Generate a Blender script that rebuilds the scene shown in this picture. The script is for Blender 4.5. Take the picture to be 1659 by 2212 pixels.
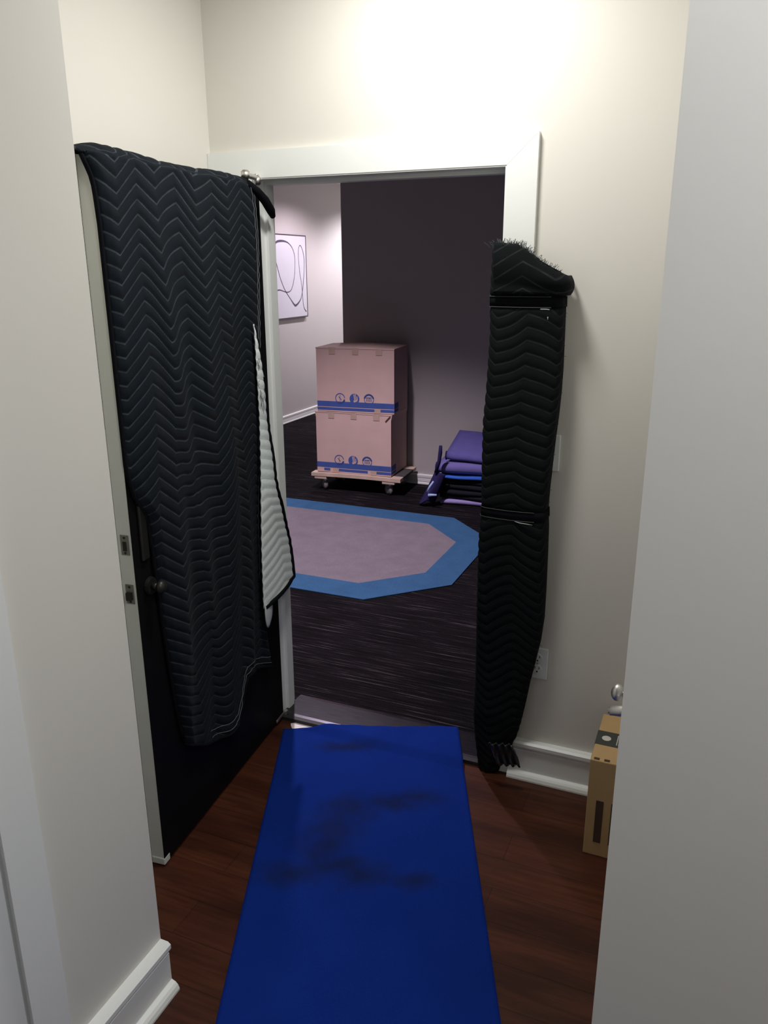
import bpy, bmesh, math, random
import numpy as np
from mathutils import Vector, Matrix
random.seed(7); rng = np.random.default_rng(7)
PI = math.pi
S = bpy.context.scene
C = S.collection
for o in list(bpy.data.objects): bpy.data.objects.remove(o)

# ------------------------------------------------------------ camera
CAM_H = 1.75
yaw, pitch, roll = math.radians(22.93), math.radians(17.168), math.radians(-0.236)
fw = Vector((-math.sin(yaw)*math.cos(pitch), math.cos(yaw)*math.cos(pitch), -math.sin(pitch)))
r0 = Vector((math.cos(yaw), math.sin(yaw), 0)); u0 = r0.cross(fw)
rt = math.cos(roll)*r0 + math.sin(roll)*u0; up = -math.sin(roll)*r0 + math.cos(roll)*u0
cd = bpy.data.cameras.new('camera'); cam = bpy.data.objects.new('camera', cd); C.objects.link(cam)
cam.matrix_world = Matrix(((rt.x, up.x, -fw.x, 0), (rt.y, up.y, -fw.y, 0), (rt.z, up.z, -fw.z, CAM_H), (0, 0, 0, 1)))
cd.sensor_fit = 'VERTICAL'; cd.sensor_height = 24.0; cd.lens = 1708.87/2212*24.0
cd.clip_start = 0.02
S.camera = cam

# ------------------------------------------------------------ world, lamps, exposure
w = bpy.data.worlds.new('world'); S.world = w; w.use_nodes = True
w.node_tree.nodes['Background'].inputs[0].default_value = (0.9, 0.95, 1.0, 1)
w.node_tree.nodes['Background'].inputs[1].default_value = 0.0
S.view_settings.view_transform = 'Standard'; S.view_settings.look = 'None'
S.view_settings.exposure = 0.0; S.view_settings.gamma = 1.0; S.view_settings.use_curve_mapping = False

def area(name, loc, size, power, col, aim=(0, 0, -1)):
    l = bpy.data.lights.new(name, 'AREA'); l.shape = 'DISK'; l.size = size; l.energy = power; l.color = col
    o = bpy.data.objects.new(name, l); C.objects.link(o); o.location = loc
    o.rotation_euler = Vector(aim).to_track_quat('-Z', 'Y').to_euler(); return o
def spot(name, loc, power, col, cone, blend, radius=0.05, aim=(0, 0, -1)):
    l = bpy.data.lights.new(name, 'SPOT'); l.energy = power; l.color = col
    l.spot_size = math.radians(cone); l.spot_blend = blend; l.shadow_soft_size = radius
    o = bpy.data.objects.new(name, l); C.objects.link(o); o.location = loc
    o.rotation_euler = Vector(aim).to_track_quat('-Z', 'Y').to_euler(); return o
area('entry_lamp', (-0.80, 1.94, 2.72), 0.30, 17.0, (1.0, 0.985, 0.935))
area('hall_lamp', (0.38, 0.43, 2.72), 0.45, 19.5, (0.97, 0.985, 1.02))
PINK = (1.0, 0.86, 0.98)
spot('can_lamp', (-2.30, 4.05, 2.72), 325, PINK, 106, 0.75)
spot('can_lamp', (-3.75, 8.2, 2.72), 100, PINK, 150, 0.5)
spot('can_lamp', (-3.75, 10.0, 2.72), 190, (0.97, 0.92, 1.0), 150, 0.5)

# ------------------------------------------------------------ materials
class NT:
    def __init__(s, name):
        s.m = bpy.data.materials.new(name); s.m.use_nodes = True; s.t = s.m.node_tree
        s.b = s.t.nodes['Principled BSDF']
    def n(s, kind, **kw):
        nd = s.t.nodes.new(kind)
        for k, v in kw.items():
            if k.startswith('i_'):
                key = k[2:]; key = int(key) if key.isdigit() else key.replace('_', ' ')
                nd.inputs[key].default_value = v
            else: setattr(nd, k, v)
        return nd
    def l(s, a, b): s.t.links.new(a, b)
    def math(s, op, a, b=None, c=None):
        nd = s.n('ShaderNodeMath', operation=op)
        for i, v in enumerate((a, b, c)):
            if v is None: continue
            if isinstance(v, (int, float)): nd.inputs[i].default_value = v
            else: s.l(v, nd.inputs[i])
        return nd.outputs[0]
    def coord(s, which='Object', scale=(1, 1, 1)):
        tc = s.n('ShaderNodeTexCoord'); mp = s.n('ShaderNodeMapping')
        mp.inputs['Scale'].default_value = scale
        s.l(tc.outputs[which], mp.inputs[0]); return mp.outputs[0]
    def noise(s, vec, scale, detail=3, rough=0.5):
        nd = s.n('ShaderNodeTexNoise'); nd.inputs['Scale'].default_value = scale
        nd.inputs['Detail'].default_value = detail; nd.inputs['Roughness'].default_value = rough
        s.l(vec, nd.inputs['Vector']); return nd.outputs['Fac']
    def ramp(s, fac, stops):
        nd = s.n('ShaderNodeValToRGB'); cr = nd.color_ramp
        while len(cr.elements) < len(stops): cr.elements.new(0.5)
        for e, (p, c) in zip(cr.elements, stops):
            e.position = p; e.color = (*c, 1) if len(c) == 3 else c
        s.l(fac, nd.inputs[0]); return nd.outputs[0]
    def mix(s, fac, a, b, mode='MIX'):
        nd = s.n('ShaderNodeMix', data_type='RGBA', blend_type=mode)
        for idx, v in ((0, fac), (6, a), (7, b)):
            if isinstance(v, (int, float)): nd.inputs[idx].default_value = v
            elif isinstance(v, tuple): nd.inputs[idx].default_value = (*v, 1)
            else: s.l(v, nd.inputs[idx])
        return nd.outputs[2]
    def bump(s, h, strength=0.3, dist=0.01):
        nd = s.n('ShaderNodeBump'); nd.inputs['Strength'].default_value = strength
        nd.inputs['Distance'].default_value = dist; s.l(h, nd.inputs['Height']); s.l(nd.outputs[0], s.b.inputs['Normal'])
    def base(s, c):
        if isinstance(c, tuple): s.b.inputs['Base Color'].default_value = (*c, 1)
        else: s.l(c, s.b.inputs['Base Color'])
def simple(name, col, rough=0.5, metal=0.0, spec=0.5, var=0.06, scale=14, bump=0.0, sheen=0.0):
    t = NT(name); v = t.coord(); n = t.noise(v, scale)
    t.base(t.ramp(n, [(0.3, tuple(c*(1-var) for c in col)), (0.7, tuple(min(1, c*(1+var)) for c in col))]))
    t.b.inputs['Roughness'].default_value = rough; t.b.inputs['Metallic'].default_value = metal
    t.b.inputs['Specular IOR Level'].default_value = spec
    if sheen: t.b.inputs['Sheen Weight'].default_value = sheen
    if bump: t.bump(t.noise(v, scale*12), bump, 0.002)
    return t.m
M = {}
M['wall'] = simple('wall_paint', (0.71, 0.69, 0.64), 0.75, spec=0.25, var=0.012, scale=3, bump=0.08)
M['far_wall'] = simple('taupe_paint', (0.50, 0.475, 0.46), 0.75, spec=0.2, var=0.012, scale=3, bump=0.05)
M['ceiling'] = simple('ceiling_paint', (0.80, 0.79, 0.76), 0.85, spec=0.2, var=0.01)
M['trim'] = simple('white_trim_paint', (0.82, 0.835, 0.82), 0.38, spec=0.4, var=0.01, scale=4)
M['plate'] = simple('white_plastic', (0.80, 0.84, 0.82), 0.35, var=0.01)
M['slot'] = simple('dark_slot', (0.02, 0.02, 0.02), 0.8)
M['door_edge'] = simple('painted_door_edge', (0.60, 0.62, 0.57), 0.45, spec=0.35, var=0.02)
M['door_black'] = simple('black_door_paint', (0.004, 0.004, 0.0045), 0.6, spec=0.12)
M['nickel'] = simple('satin_nickel', (0.62, 0.60, 0.57), 0.40, metal=1.0, var=0.03)
M['dull_metal'] = simple('dull_latch_metal', (0.22, 0.21, 0.185), 0.45, metal=0.7, var=0.12, scale=60)
M['dark_metal'] = simple('dark_handle_metal', (0.030, 0.030, 0.028), 0.4, metal=0.6)
M['binding'] = simple('black_binding', (0.005, 0.0055, 0.008), 0.9, spec=0.08, sheen=0.0)
M['thread'] = simple('grey_thread', (0.15, 0.165, 0.18), 0.8)
M['tape'] = simple('glossy_black_plastic', (0.02, 0.021, 0.024), 0.2, spec=0.7)
M['card'] = simple('kraft_cardboard', (0.60, 0.43, 0.385), 0.8, spec=0.15, var=0.05, scale=6)
M['card_tape'] = simple('clear_packing_tape', (0.50, 0.36, 0.29), 0.25, spec=0.5)
M['card_tan'] = simple('tan_cardboard', (0.50, 0.33, 0.16), 0.75, spec=0.15, var=0.05, scale=10)
M['card_print'] = simple('blue_print', (0.055, 0.10, 0.33), 0.75, spec=0.2)
M['card_ink'] = simple('dark_print', (0.06, 0.035, 0.02), 0.8)
M['label_dark'] = simple('dark_tape_print', (0.045, 0.05, 0.045), 0.4)
M['label_white'] = simple('pale_print', (0.62, 0.60, 0.52), 0.6)
M['wood'] = simple('dolly_wood', (0.60, 0.45, 0.36), 0.7, var=0.12, scale=9)
M['dolly_carpet'] = simple('dolly_carpet', (0.06, 0.055, 0.055), 0.95)
M['wheel'] = simple('grey_rubber', (0.20, 0.19, 0.20), 0.5)
M['steel'] = simple('zinc_steel', (0.62, 0.61, 0.63), 0.35, metal=0.85)
M['rubber'] = simple('black_rubber', (0.015, 0.015, 0.017), 0.6)
M['canvas'] = simple('white_canvas', (0.56, 0.56, 0.61), 0.7, var=0.015)
M['frame'] = simple('dark_frame', (0.05, 0.04, 0.05), 0.5)
M['ink'] = simple('ink_stroke', (0.055, 0.045, 0.075), 0.6)
M['floor_patch'] = simple('pale_pinkish', (0.80, 0.72, 0.72), 0.5, var=0.05, scale=40)
M['pad_blue'] = simple('violet_blue_cloth', (0.105, 0.095, 0.30), 0.9, spec=0.15, sheen=0.2)
M['pad_violet'] = simple('violet_cloth', (0.15, 0.13, 0.36), 0.9, spec=0.15, sheen=0.2)
M['pad_bright'] = simple('bright_blue_cloth', (0.04, 0.12, 0.50), 0.9, spec=0.15)
M['pad_black'] = simple('black_cloth', (0.010, 0.011, 0.016), 0.9, spec=0.15)
M['pad_lavender'] = simple('lavender_cloth', (0.30, 0.25, 0.52), 0.9, spec=0.15)
M['pad_pale'] = simple('pale_blue_cloth', (0.40, 0.50, 0.75), 0.9, spec=0.15)
M['pad_edge'] = simple('navy_binding', (0.022, 0.018, 0.075), 0.9, spec=0.15)

def wood_floor():
    t = NT('reddish_wood_planks'); v = t.coord()
    br = t.n('ShaderNodeTexBrick', offset=0.37, squash=1.0)
    br.inputs['Scale'].default_value = 1.0; br.inputs['Mortar Size'].default_value = 0.0012
    br.inputs['Brick Width'].default_value = 1.22; br.inputs['Row Height'].default_value = 0.125
    br.inputs['Color1'].default_value = (0.074, 0.024, 0.012, 1); br.inputs['Color2'].default_value = (0.056, 0.017, 0.010, 1)
    br.inputs['Mortar'].default_value = (0.03, 0.010, 0.006, 1)
    t.l(v, br.inputs[0])
    g = t.noise(t.coord(scale=(1.6, 22, 1)), 3.0, 6, 0.6)
    g2 = t.noise(t.coord(scale=(0.9, 5, 1)), 2.2, 3)
    c = t.mix(0.75, br.outputs[0], t.ramp(g, [(0.30, (0.60, 0.55, 0.53)), (0.62, (1.2, 1.2, 1.15))]), 'MULTIPLY')
    c = t.mix(0.8, c, t.ramp(g2, [(0.36, (0.55, 0.5, 0.5)), (0.6, (1.15, 1.12, 1.05))]), 'MULTIPLY')
    t.base(c); t.b.inputs['Roughness'].default_value = 0.42; t.b.inputs['Specular IOR Level'].default_value = 0.22
    t.bump(g, 0.05, 0.003); return t.m
M['floor'] = wood_floor()
def carpet():
    t = NT('charcoal_striated_carpet')
    a = t.noise(t.coord(scale=(1.3, 52, 1)), 2.0, 4, 0.7)
    b = t.noise(t.coord(), 260, 2); p = t.noise(t.coord(), 1.6, 3)
    c = t.ramp(a, [(0.42, (0.0055, 0.005, 0.006)), (0.58, (0.014, 0.012, 0.015)), (0.68, (0.090, 0.080, 0.090))])
    c = t.mix(0.8, c, t.ramp(b, [(0.3, (0.45, 0.45, 0.45)), (0.7, (1.4, 1.4, 1.4))]), 'MULTIPLY')
    c = t.mix(0.6, c, t.ramp(p, [(0.35, (0.7, 0.65, 0.7)), (0.65, (1.3, 1.2, 1.2))]), 'MULTIPLY')
    t.base(c); t.b.inputs['Roughness'].default_value = 1.0; t.b.inputs['Specular IOR Level'].default_value = 0.05
    t.bump(b, 0.5, 0.006); return t.m
M['carpet'] = carpet()
def pile(name, col):
    t = NT(name); b = t.noise(t.coord(), 300, 2); p = t.noise(t.coord(), 9, 3)
    c = t.ramp(b, [(0.3, tuple(x*0.72 for x in col)), (0.7, tuple(x*1.22 for x in col))])
    c = t.mix(0.5, c, t.ramp(p, [(0.3, (0.85,)*3), (0.7, (1.12,)*3)]), 'MULTIPLY')
    t.base(c); t.b.inputs['Roughness'].default_value = 1.0; t.b.inputs['Specular IOR Level'].default_value = 0.05
    t.bump(b, 0.4, 0.004); return t.m
M['rug_grey'] = pile('mauve_grey_pile', (0.198, 0.172, 0.200)); M['rug_blue'] = pile('blue_pile', (0.042, 0.112, 0.228))
def mat_cloth():
    t = NT('royal_blue_runner'); v = t.coord(); b = t.noise(v, 420, 2)
    c = t.ramp(b, [(0.3, (0.0040, 0.021, 0.175)), (0.7, (0.0060, 0.028, 0.235))])
    # scuffs: smudged dark dirt of irregular outline
    m = None
    for (cx, cy, rx, ry) in MAT_SPOTS:
        tc = t.n('ShaderNodeTexCoord'); mp = t.n('ShaderNodeMapping', vector_type='POINT')
        mp.inputs['Location'].default_value = (-cx/rx, -cy/ry, 0); mp.inputs['Scale'].default_value = (1/rx, 1/ry, 0)
        t.l(tc.outputs['Object'], mp.inputs[0])
        ln = t.n('ShaderNodeVectorMath', operation='LENGTH'); t.l(mp.outputs[0], ln.inputs[0])
        e = t.math('SUBTRACT', 1.0, ln.outputs['Value']); m = e if m is None else t.math('MAXIMUM', m, e)
    nz = t.noise(t.coord(), 14, 4, 0.6)
    s = t.math('ADD', m, t.math('MULTIPLY', t.math('SUBTRACT', nz, 0.5), 1.1))
    mr = t.n('ShaderNodeMapRange', interpolation_type='SMOOTHSTEP'); mr.inputs[1].default_value = 0.0; mr.inputs[2].default_value = 1.1
    t.l(s, mr.inputs[0])
    c = t.mix(t.math('MULTIPLY', mr.outputs[0], 0.70), c, (0.009, 0.013, 0.034))
    c = t.mix(0.5, c, t.ramp(t.noise(t.coord(), 5, 3), [(0.3, (0.8, 0.82, 0.85)), (0.7, (1.15, 1.12, 1.1))]), 'MULTIPLY')
    t.base(c); t.b.inputs['Roughness'].default_value = 0.9; t.b.inputs['Specular IOR Level'].default_value = 0.05
    t.bump(b, 0.2, 0.002); return t.m
# mat frame: x across (0..0.69), y along towards the door (0..)
MAT_SPOTS = [(.52, -.42, .14, .08), (.42, -.45, .16, .08), (.30, -.48, .16, .12), (.235, -.56, .15, .17), (.22, -.67, .15, .16), (.26, -.74, .16, .10), (.34, -.785, .16, .09),
             (.12, -.78, .16, .09), (.49, -.81, .10, .06), (.26, -.12, .20, .06)]
M['mat'] = mat_cloth()
PER, AMP, ROW = 0.185, 0.050, 0.036        # chevron quilting: period, amplitude, row spacing
def quilt(name, col, thread, k=0.5, sheen=0.25, wid=0.13):
    t = NT(name); uv = t.n('ShaderNodeUVMap'); sp = t.n('ShaderNodeSeparateXYZ'); t.l(uv.outputs[0], sp.inputs[0])
    tri = t.math('PINGPONG', sp.outputs[0], PER/2)
    v = t.math('ADD', sp.outputs[1], t.math('MULTIPLY', tri, AMP/(PER/2)))
    f = t.math('FRACT', t.math('DIVIDE', v, ROW))
    d = t.math('ABSOLUTE', t.math('SUBTRACT', f, 0.5))          # 0.5 on the stitch line
    line = t.math('GREATER_THAN', d, 0.5-wid/2)
    nz = t.noise(t.coord(), 30, 3)
    lf = t.math('MULTIPLY', line, t.math('MULTIPLY', nz, k*2))
    n2 = t.noise(t.coord(), 500, 2)
    c = t.mix(0.6, col, t.ramp(n2, [(0.3, (0.7,)*3), (0.7, (1.3,)*3)]), 'MULTIPLY')
    t.base(t.mix(lf, c, thread)); t.b.inputs['Roughness'].default_value = 0.9
    t.b.inputs['Specular IOR Level'].default_value = 0.06; t.b.inputs['Sheen Weight'].default_value = sheen
    t.b.inputs['Sheen Roughness'].default_value = 0.5
    return t.m
M['quilt'] = quilt('black_quilted_cloth', (0.0082, 0.0110, 0.0150), (0.058, 0.072, 0.083), 0.50, 0.02)
M['quilt_pad'] = quilt('black_quilted_pad', (0.0075, 0.0092, 0.0100), (0.040, 0.046, 0.048), 0.4, 0.01)
M['lining'] = quilt('pale_quilted_lining', (0.72, 0.78, 0.77), (0.42, 0.46, 0.46), 0.45, 0.1)
def tri(u): return np.abs(((u/(PER/2)) % 2) - 1)
def tri_up(u): return 1-tri(u)
def puff(u, v):
    vv = v + AMP*tri_up(u); f = (vv/ROW) % 1.0
    return 1-(2*np.abs(f-0.5))**2.2

# ------------------------------------------------------------ mesh helpers
def obj(name, verts, faces, mat, parent=None, smooth=False, uvs=None, loc=None):
    me = bpy.data.meshes.new(name); me.from_pydata([tuple(map(float, v)) for v in verts], [], [tuple(f) for f in faces])
    me.materials.append(mat)
    if smooth: me.polygons.foreach_set('use_smooth', [True]*len(me.polygons))
    if uvs is not None:
        ul = me.uv_layers.new(name='UVMap'); idx = np.zeros(len(me.loops), int); me.loops.foreach_get('vertex_index', idx)
        ul.data.foreach_set('uv', np.asarray(uvs, float)[idx].ravel())
    me.update()
    o = bpy.data.objects.new(name, me); C.objects.link(o)
    if parent: o.parent = parent
    if loc: o.location = loc
    return o
class MB:
    def __init__(s): s.v = []; s.f = []
    def add(s, v, f):
        k = len(s.v); s.v += [tuple(p) for p in v]; s.f += [tuple(i+k for i in q) for q in f]; return s
    def box(s, a, b, bev=0.0, T=None):
        a = Vector(a); b = Vector(b); bm = bmesh.new(); bmesh.ops.create_cube(bm, size=1)
        for v in bm.verts: v.co = Vector([(a[i]+b[i])/2 + v.co[i]*(b[i]-a[i]) for i in range(3)])
        if bev: bmesh.ops.bevel(bm, geom=list(bm.edges), offset=bev, segments=2, affect='EDGES', profile=0.5)
        return s.bm(bm, T)
    def bm(s, bm, T=None):
        bm.verts.index_update()
        vs = [(T @ v.co if T else v.co.copy()) for v in bm.verts]; fs = [[v.index for v in f.verts] for f in bm.faces]
        bm.free(); return s.add(vs, fs)
    def cyl(s, a, b, r, n=20, r2=None, bev=0.0):
        a = Vector(a); b = Vector(b); d = b-a; L = d.length
        bm = bmesh.new(); bmesh.ops.create_cone(bm, cap_ends=True, segments=n, radius1=r, radius2=r if r2 is None else r2, depth=L)
        if bev:
            es = [e for e in bm.edges if abs(e.verts[0].co.z-e.verts[1].co.z) < 1e-6]
            bmesh.ops.bevel(bm, geom=es, offset=bev, segments=2, affect='EDGES')
        T = Matrix.Translation((a+b)/2) @ d.to_track_quat('Z', 'Y').to_matrix().to_4x4()
        return s.bm(bm, T)
    def sphere(s, c, r, sc=(1, 1, 1), n=16):
        bm = bmesh.new(); bmesh.ops.create_uvsphere(bm, u_segments=n, v_segments=n//2+2, radius=r)
        T = Matrix.Translation(Vector(c)) @ Matrix.Diagonal((*sc, 1)); return s.bm(bm, T)
    def tube(s, pts, r, n=6, closed=False):
        pts = [Vector(p) for p in pts]; N = len(pts); rs = r if isinstance(r, (list, tuple, np.ndarray)) else [r]*N
        vs = []; prev = None
        for i, p in enumerate(pts):
            t = (pts[min(i+1, N-1)]-pts[max(i-1, 0)])
            if t.length < 1e-9: t = Vector((0, 0, 1))
            t.normalize()
            ref = prev if prev is not None else (Vector((0, 0, 1)) if abs(t.z) < 0.9 else Vector((1, 0, 0)))
            x = (ref - t*ref.dot(t));
            if x.length < 1e-6: x = t.orthogonal()
            x.normalize(); y = t.cross(x); prev = x
            vs += [p + (x*math.cos(2*PI*k/n) + y*math.sin(2*PI*k/n))*rs[i] for k in range(n)]
        fs = [(i*n+k, i*n+(k+1) % n, (i+1)*n+(k+1) % n, (i+1)*n+k) for i in range(N-1) for k in range(n)]
        fs += [tuple(range(n))[::-1], tuple((N-1)*n+k for k in range(n))]
        return s.add(vs, fs)
    def prism(s, poly, z0, z1, T=None):          # poly in xy, extruded along z
        n = len(poly); vs = [Vector((x, y, z0)) for x, y in poly]+[Vector((x, y, z1)) for x, y in poly]
        if T: vs = [T @ v for v in vs]
        return s.add(vs, [tuple(range(n))[::-1], tuple(range(n, 2*n))]+[(i, (i+1) % n, n+(i+1) % n, n+i) for i in range(n)])
    def build(s, name, mat, parent=None, smooth=False, loc=None): return obj(name, s.v, s.f, mat, parent, smooth, loc=loc)
def tag(o, label, cat=None, group=None, kind=None):
    if label: o['label'] = label
    if cat: o['category'] = cat
    if group: o['group'] = group
    if kind: o['kind'] = kind
    return o
def thing(name, label, cat, loc=(0, 0, 0), rz=0.0, group=None):
    o = bpy.data.objects.new(name, None); C.objects.link(o); o.location = loc; o.rotation_euler = (0, 0, rz)
    o.empty_display_size = 0.1
    return tag(o, label, cat, group)
def struct(name, mb, mat, parent=None, label=None):
    o = mb.build(name, M[mat], parent)
    if parent is None: o['kind'] = 'structure'
    if label: o['label'] = label
    return o
def grid_faces(nr, nc, flip=False):
    f = []
    for i in range(nr-1):
        for j in range(nc-1):
            q = (i*nc+j, i*nc+j+1, (i+1)*nc+j+1, (i+1)*nc+j); f.append(q[::-1] if flip else q)
    return f
def interp(x, pts): p = sorted(pts); return np.interp(x, [a for a, b in p], [b for a, b in p])

# ------------------------------------------------------------ shell
WY, WYB = 2.455, 2.555            # entry wall with the doorway: near and far face
XL, XR, HZ = -1.496, -0.643, 2.03 # doorway
CZ = 2.75
FARY, FARX, LX = 6.09, -2.94, -4.665
struct('floor_entry', MB().box((-3.2, -3.2, -0.1), (1.7, WY+0.02, 0)), 'floor')
struct('floor_carpet', MB().box((-5.0, WY+0.02, -0.1), (6.0, 11.2, 0)), 'carpet')
struct('ceiling', MB().box((-5.0, -3.3, CZ), (6.1, 11.3, CZ+0.1)), 'ceiling')
b = MB()
b.box((-3.2, WY, 0), (XL-0.02, WYB, CZ)); b.box((XR+0.02, WY, 0), (6.0, WYB, CZ)); b.box((XL-0.02, WY, HZ+0.02), (XR+0.02, WYB, CZ))
struct('wall_door', b, 'wall')
struct('wall_alcove', MB().box((-1.80, 1.235, 0), (-1.672, WY, CZ)), 'wall')
struct('wall_left', MB().box((-1.80, -3.2, 0), (-1.135, 1.235, CZ)), 'wall')
struct('wall_right', MB().box((-0.0655, 0.90, 0), (1.7, 1.02, CZ)), 'wall')
struct('wall_right_alcove', MB().box((-0.045, 1.98, 0), (0.08, WY, CZ)).box((-0.045, 1.02, 2.05), (0.08, 1.98, CZ)), 'wall')
struct('wall_hall', MB().box((1.7, -3.2, 0), (1.8, 0.9, CZ)).box((-1.8, -3.3, 0), (1.8, -3.2, CZ)), 'wall')
b = MB(); b.box((FARX, FARY, 0), (6.0, FARY+0.15, CZ)).box((FARX, FARY+0.15, 0), (FARX+0.15, 11.1, CZ))
struct('wall_far', b, 'far_wall')
struct('wall_far_left', MB().box((LX-0.1, WYB, 0), (LX, 11.2, CZ)), 'far_wall')
struct('wall_far_back', MB().box((LX, 11.1, 0), (FARX+0.15, 11.2, CZ)), 'far_wall')
struct('wall_far_right', MB().box((6.0, WYB, 0), (6.1, FARY+0.15, CZ)), 'far_wall')

def base_profile(h=0.145, t=0.022, cap=0.030, shoe=0.044):     # (out, z)
    return [(0, 0), (shoe, 0), (shoe, 0.006), (shoe-0.004, 0.016), (shoe-0.010, 0.022), (t+0.001, 0.026), (t, 0.027), (t, h-0.036), (t-0.003, h-0.033),
            (t-0.003, h-0.031), (t+0.002, h-0.029), (cap, h-0.018), (cap, h-0.006), (cap-0.008, h), (0, h)]
def baseboard(name, p, q, out, mat='trim', **kw):
    p = Vector((*p, 0)); q = Vector((*q, 0)); out = Vector((*out, 0)); pr = base_profile(**kw); n = len(pr)
    vs = [P + out*a + Vector((0, 0, z)) for P in (p, q) for a, z in pr]
    fs = [(i, (i+1) % n, n+(i+1) % n, n+i) for i in range(n)]+[tuple(range(n))[::-1], tuple(range(n, 2*n))]
    return struct(name, MB().add(vs, fs), mat)
baseboard('baseboard_left', (-1.135, 0.925), (-1.135, 1.235), (1, 0))
baseboard('baseboard_door', (-0.548, WY), (-0.045, WY), (0, -1))
baseboard('baseboard_far', (FARX, FARY), (6.0, FARY), (0, -1), h=0.085, t=0.014, cap=0.018, shoe=0.018)
baseboard('baseboard_far_left', (LX, WYB), (LX, 11.1), (1, 0), h=0.09, t=0.014, cap=0.018, shoe=0.018)

# door frame of the entry doorway: casing with mitred corners, jambs, stop
def casing(name, Y, d):
    b = MB(); o0, o1, hz = XL-0.09, XR+0.095, HZ+0.088; y0, y1 = (Y-d, Y) if d > 0 else (Y, Y-d)
    def bar(poly):
        n = len(poly); vs = [(x, y0, z) for x, z in poly]+[(x, y1, z) for x, z in poly]
        b.add(vs, [tuple(range(n)), tuple(range(n, 2*n))[::-1]]+[(i, n+i, n+(i+1) % n, (i+1) % n) for i in range(n)])
    g = 0.0006
    bar([(XR+0.004, 0), (o1, 0), (o1, hz-g), (XR+0.004, HZ+0.004-g)])
    bar([(XL-0.175, HZ+0.004), (XR+0.004, HZ+0.004), (o1, hz), (XL-0.175, hz)])
    bar([(XL-0.175, 0), (XL-0.004, 0), (XL-0.004, HZ+0.004-g), (XL-0.175, HZ+0.004-g)])
    return struct(name, b, 'trim')
casing('trim_doorway', WY, 0.018)
b = MB()
b.box((XL-0.02, WY-0.016, 0), (XL, WYB+0.01, HZ+0.02)).box((XR, WY-0.016, 0), (XR+0.02, WYB+0.01, HZ+0.02)).box((XL, WY-0.016, HZ), (XR, WYB+0.01, HZ+0.02))
b.box((XL, WY+0.045, 0), (XL+0.012, WY+0.085, HZ)).box((XR-0.012, WY+0.045, 0), (XR, WY+0.085, HZ)).box((XL+0.012, WY+0.045, HZ-0.012), (XR-0.012, WY+0.085, HZ))
struct('trim_jamb', b, 'trim')
# closed white door in the left wall, only its casing edge and a sliver of leaf in view
struct('trim_left', MB().box((-1.135, 0.838, 0), (-1.117, 0.925, 2.12)).box((-1.135, -0.20, 2.04), (-1.117, 0.838, 2.12)).box((-1.135, -0.20, 0), (-1.117, -0.11, 2.04)), 'trim')
struct('door_2', MB().box((-1.134, -0.10, 0.008), (-1.127, 0.832, 2.035), 0.001), 'trim')

# saddle threshold
T = thing('threshold_plate', 'dark metal saddle plate across the doorway floor at the carpet edge', 'threshold', (0, 0, 0))
pr = [(2.437, 0), (2.440, 0.007), (2.452, 0.013), (2.47, 0.015), (2.60, 0.015), (2.618, 0.012), (2.630, 0)]
n = len(pr)
def saddle(x0, x1): return MB().add([(x, y, z) for x in (x0, x1) for y, z in pr], [(i, i+1, n+i+1, n+i) for i in range(n-1)]+[(n-1, 0, n, 2*n-1)]+[tuple(range(n))[::-1], tuple(range(n, 2*n))])
t_ = NT('dark_brushed_plate'); gn = t_.noise(t_.coord(scale=(3, 90, 1)), 4, 3)
t_.base(t_.ramp(gn, [(0.3, (0.075, 0.073, 0.085)), (0.7, (0.125, 0.12, 0.137))])); t_.b.inputs['Roughness'].default_value = 0.26
t_.b.inputs['Metallic'].default_value = 1.0; M['saddle'] = t_.m
saddle(-1.495, -0.644).build('saddle', M['saddle'], T)
MB().box((-1.494, 2.4325, 0), (-0.645, 2.4535, 0.0152)).build('edge_strip', M['rubber'], T)

# ------------------------------------------------------------ the open black door
HX, HY = -1.486, 2.452
DA = Vector((0.100, -0.995, 0)).normalized(); DN = Vector((0.995, 0.100, 0)).normalized(); DL = 0.882
D = thing('entry_door', 'open black door with pale edge swung against the left alcove wall', 'door', (HX, HY, 0), math.atan2(DA.y, DA.x))
# door frame: local x = towards the latch edge, local y = away from the camera side -> camera side is -y? DN = local +y
TH = 0.043
def dl(u, off, z): return Vector((u, off, z))          # local coords; off>0 = camera side
assert (Matrix.Rotation(D.rotation_euler.z, 3, 'Z') @ Vector((0, 1, 0))).dot(DN) > 0.99
DT = 2.006
MB().box((0.001, -TH+0.0005, 0.0125), (DL-0.001, -0.001, DT-0.001)).build('core', M['door_edge'], D)['label'] = 'pale painted edges'
MB().box((0, -0.0012, 0.012), (DL, 0, DT)).build('face', M['door_black'], D)['label'] = 'black face'
MB().box((0, -TH-0.0008, 0.012), (DL, -TH+0.0005, DT)).build('rear_face', M['door_edge'], D)
def plate(zc, bolt):
    p = MB().box((DL-0.0005, -0.034, zc-0.028), (DL+0.0016, -0.009, zc+0.028), 0.0006).build('latch_plate', M['dull_metal'], D)
    q = MB()
    if bolt: q.prism([(DL, -0.030), (DL+0.012, -0.0285), (DL+0.009, -0.015), (DL, -0.013)], zc-0.016, zc+0.006)
    else: q.box((DL+0.001, -0.028, zc-0.017), (DL+0.0024, -0.016, zc+0.010), 0.0005)
    q.build('latch_bolt', M['dark_metal'], p)
    r = MB().cyl((DL, -0.0215, zc+0.021), (DL+0.0026, -0.0215, zc+0.021), 0.0035, 10).cyl((DL, -0.0215, zc-0.022), (DL+0.0026, -0.0215, zc-0.022), 0.0035, 10)
    r.build('screws', M['dark_metal'], p)
plate(1.042, False); plate(0.900, True)
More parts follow.
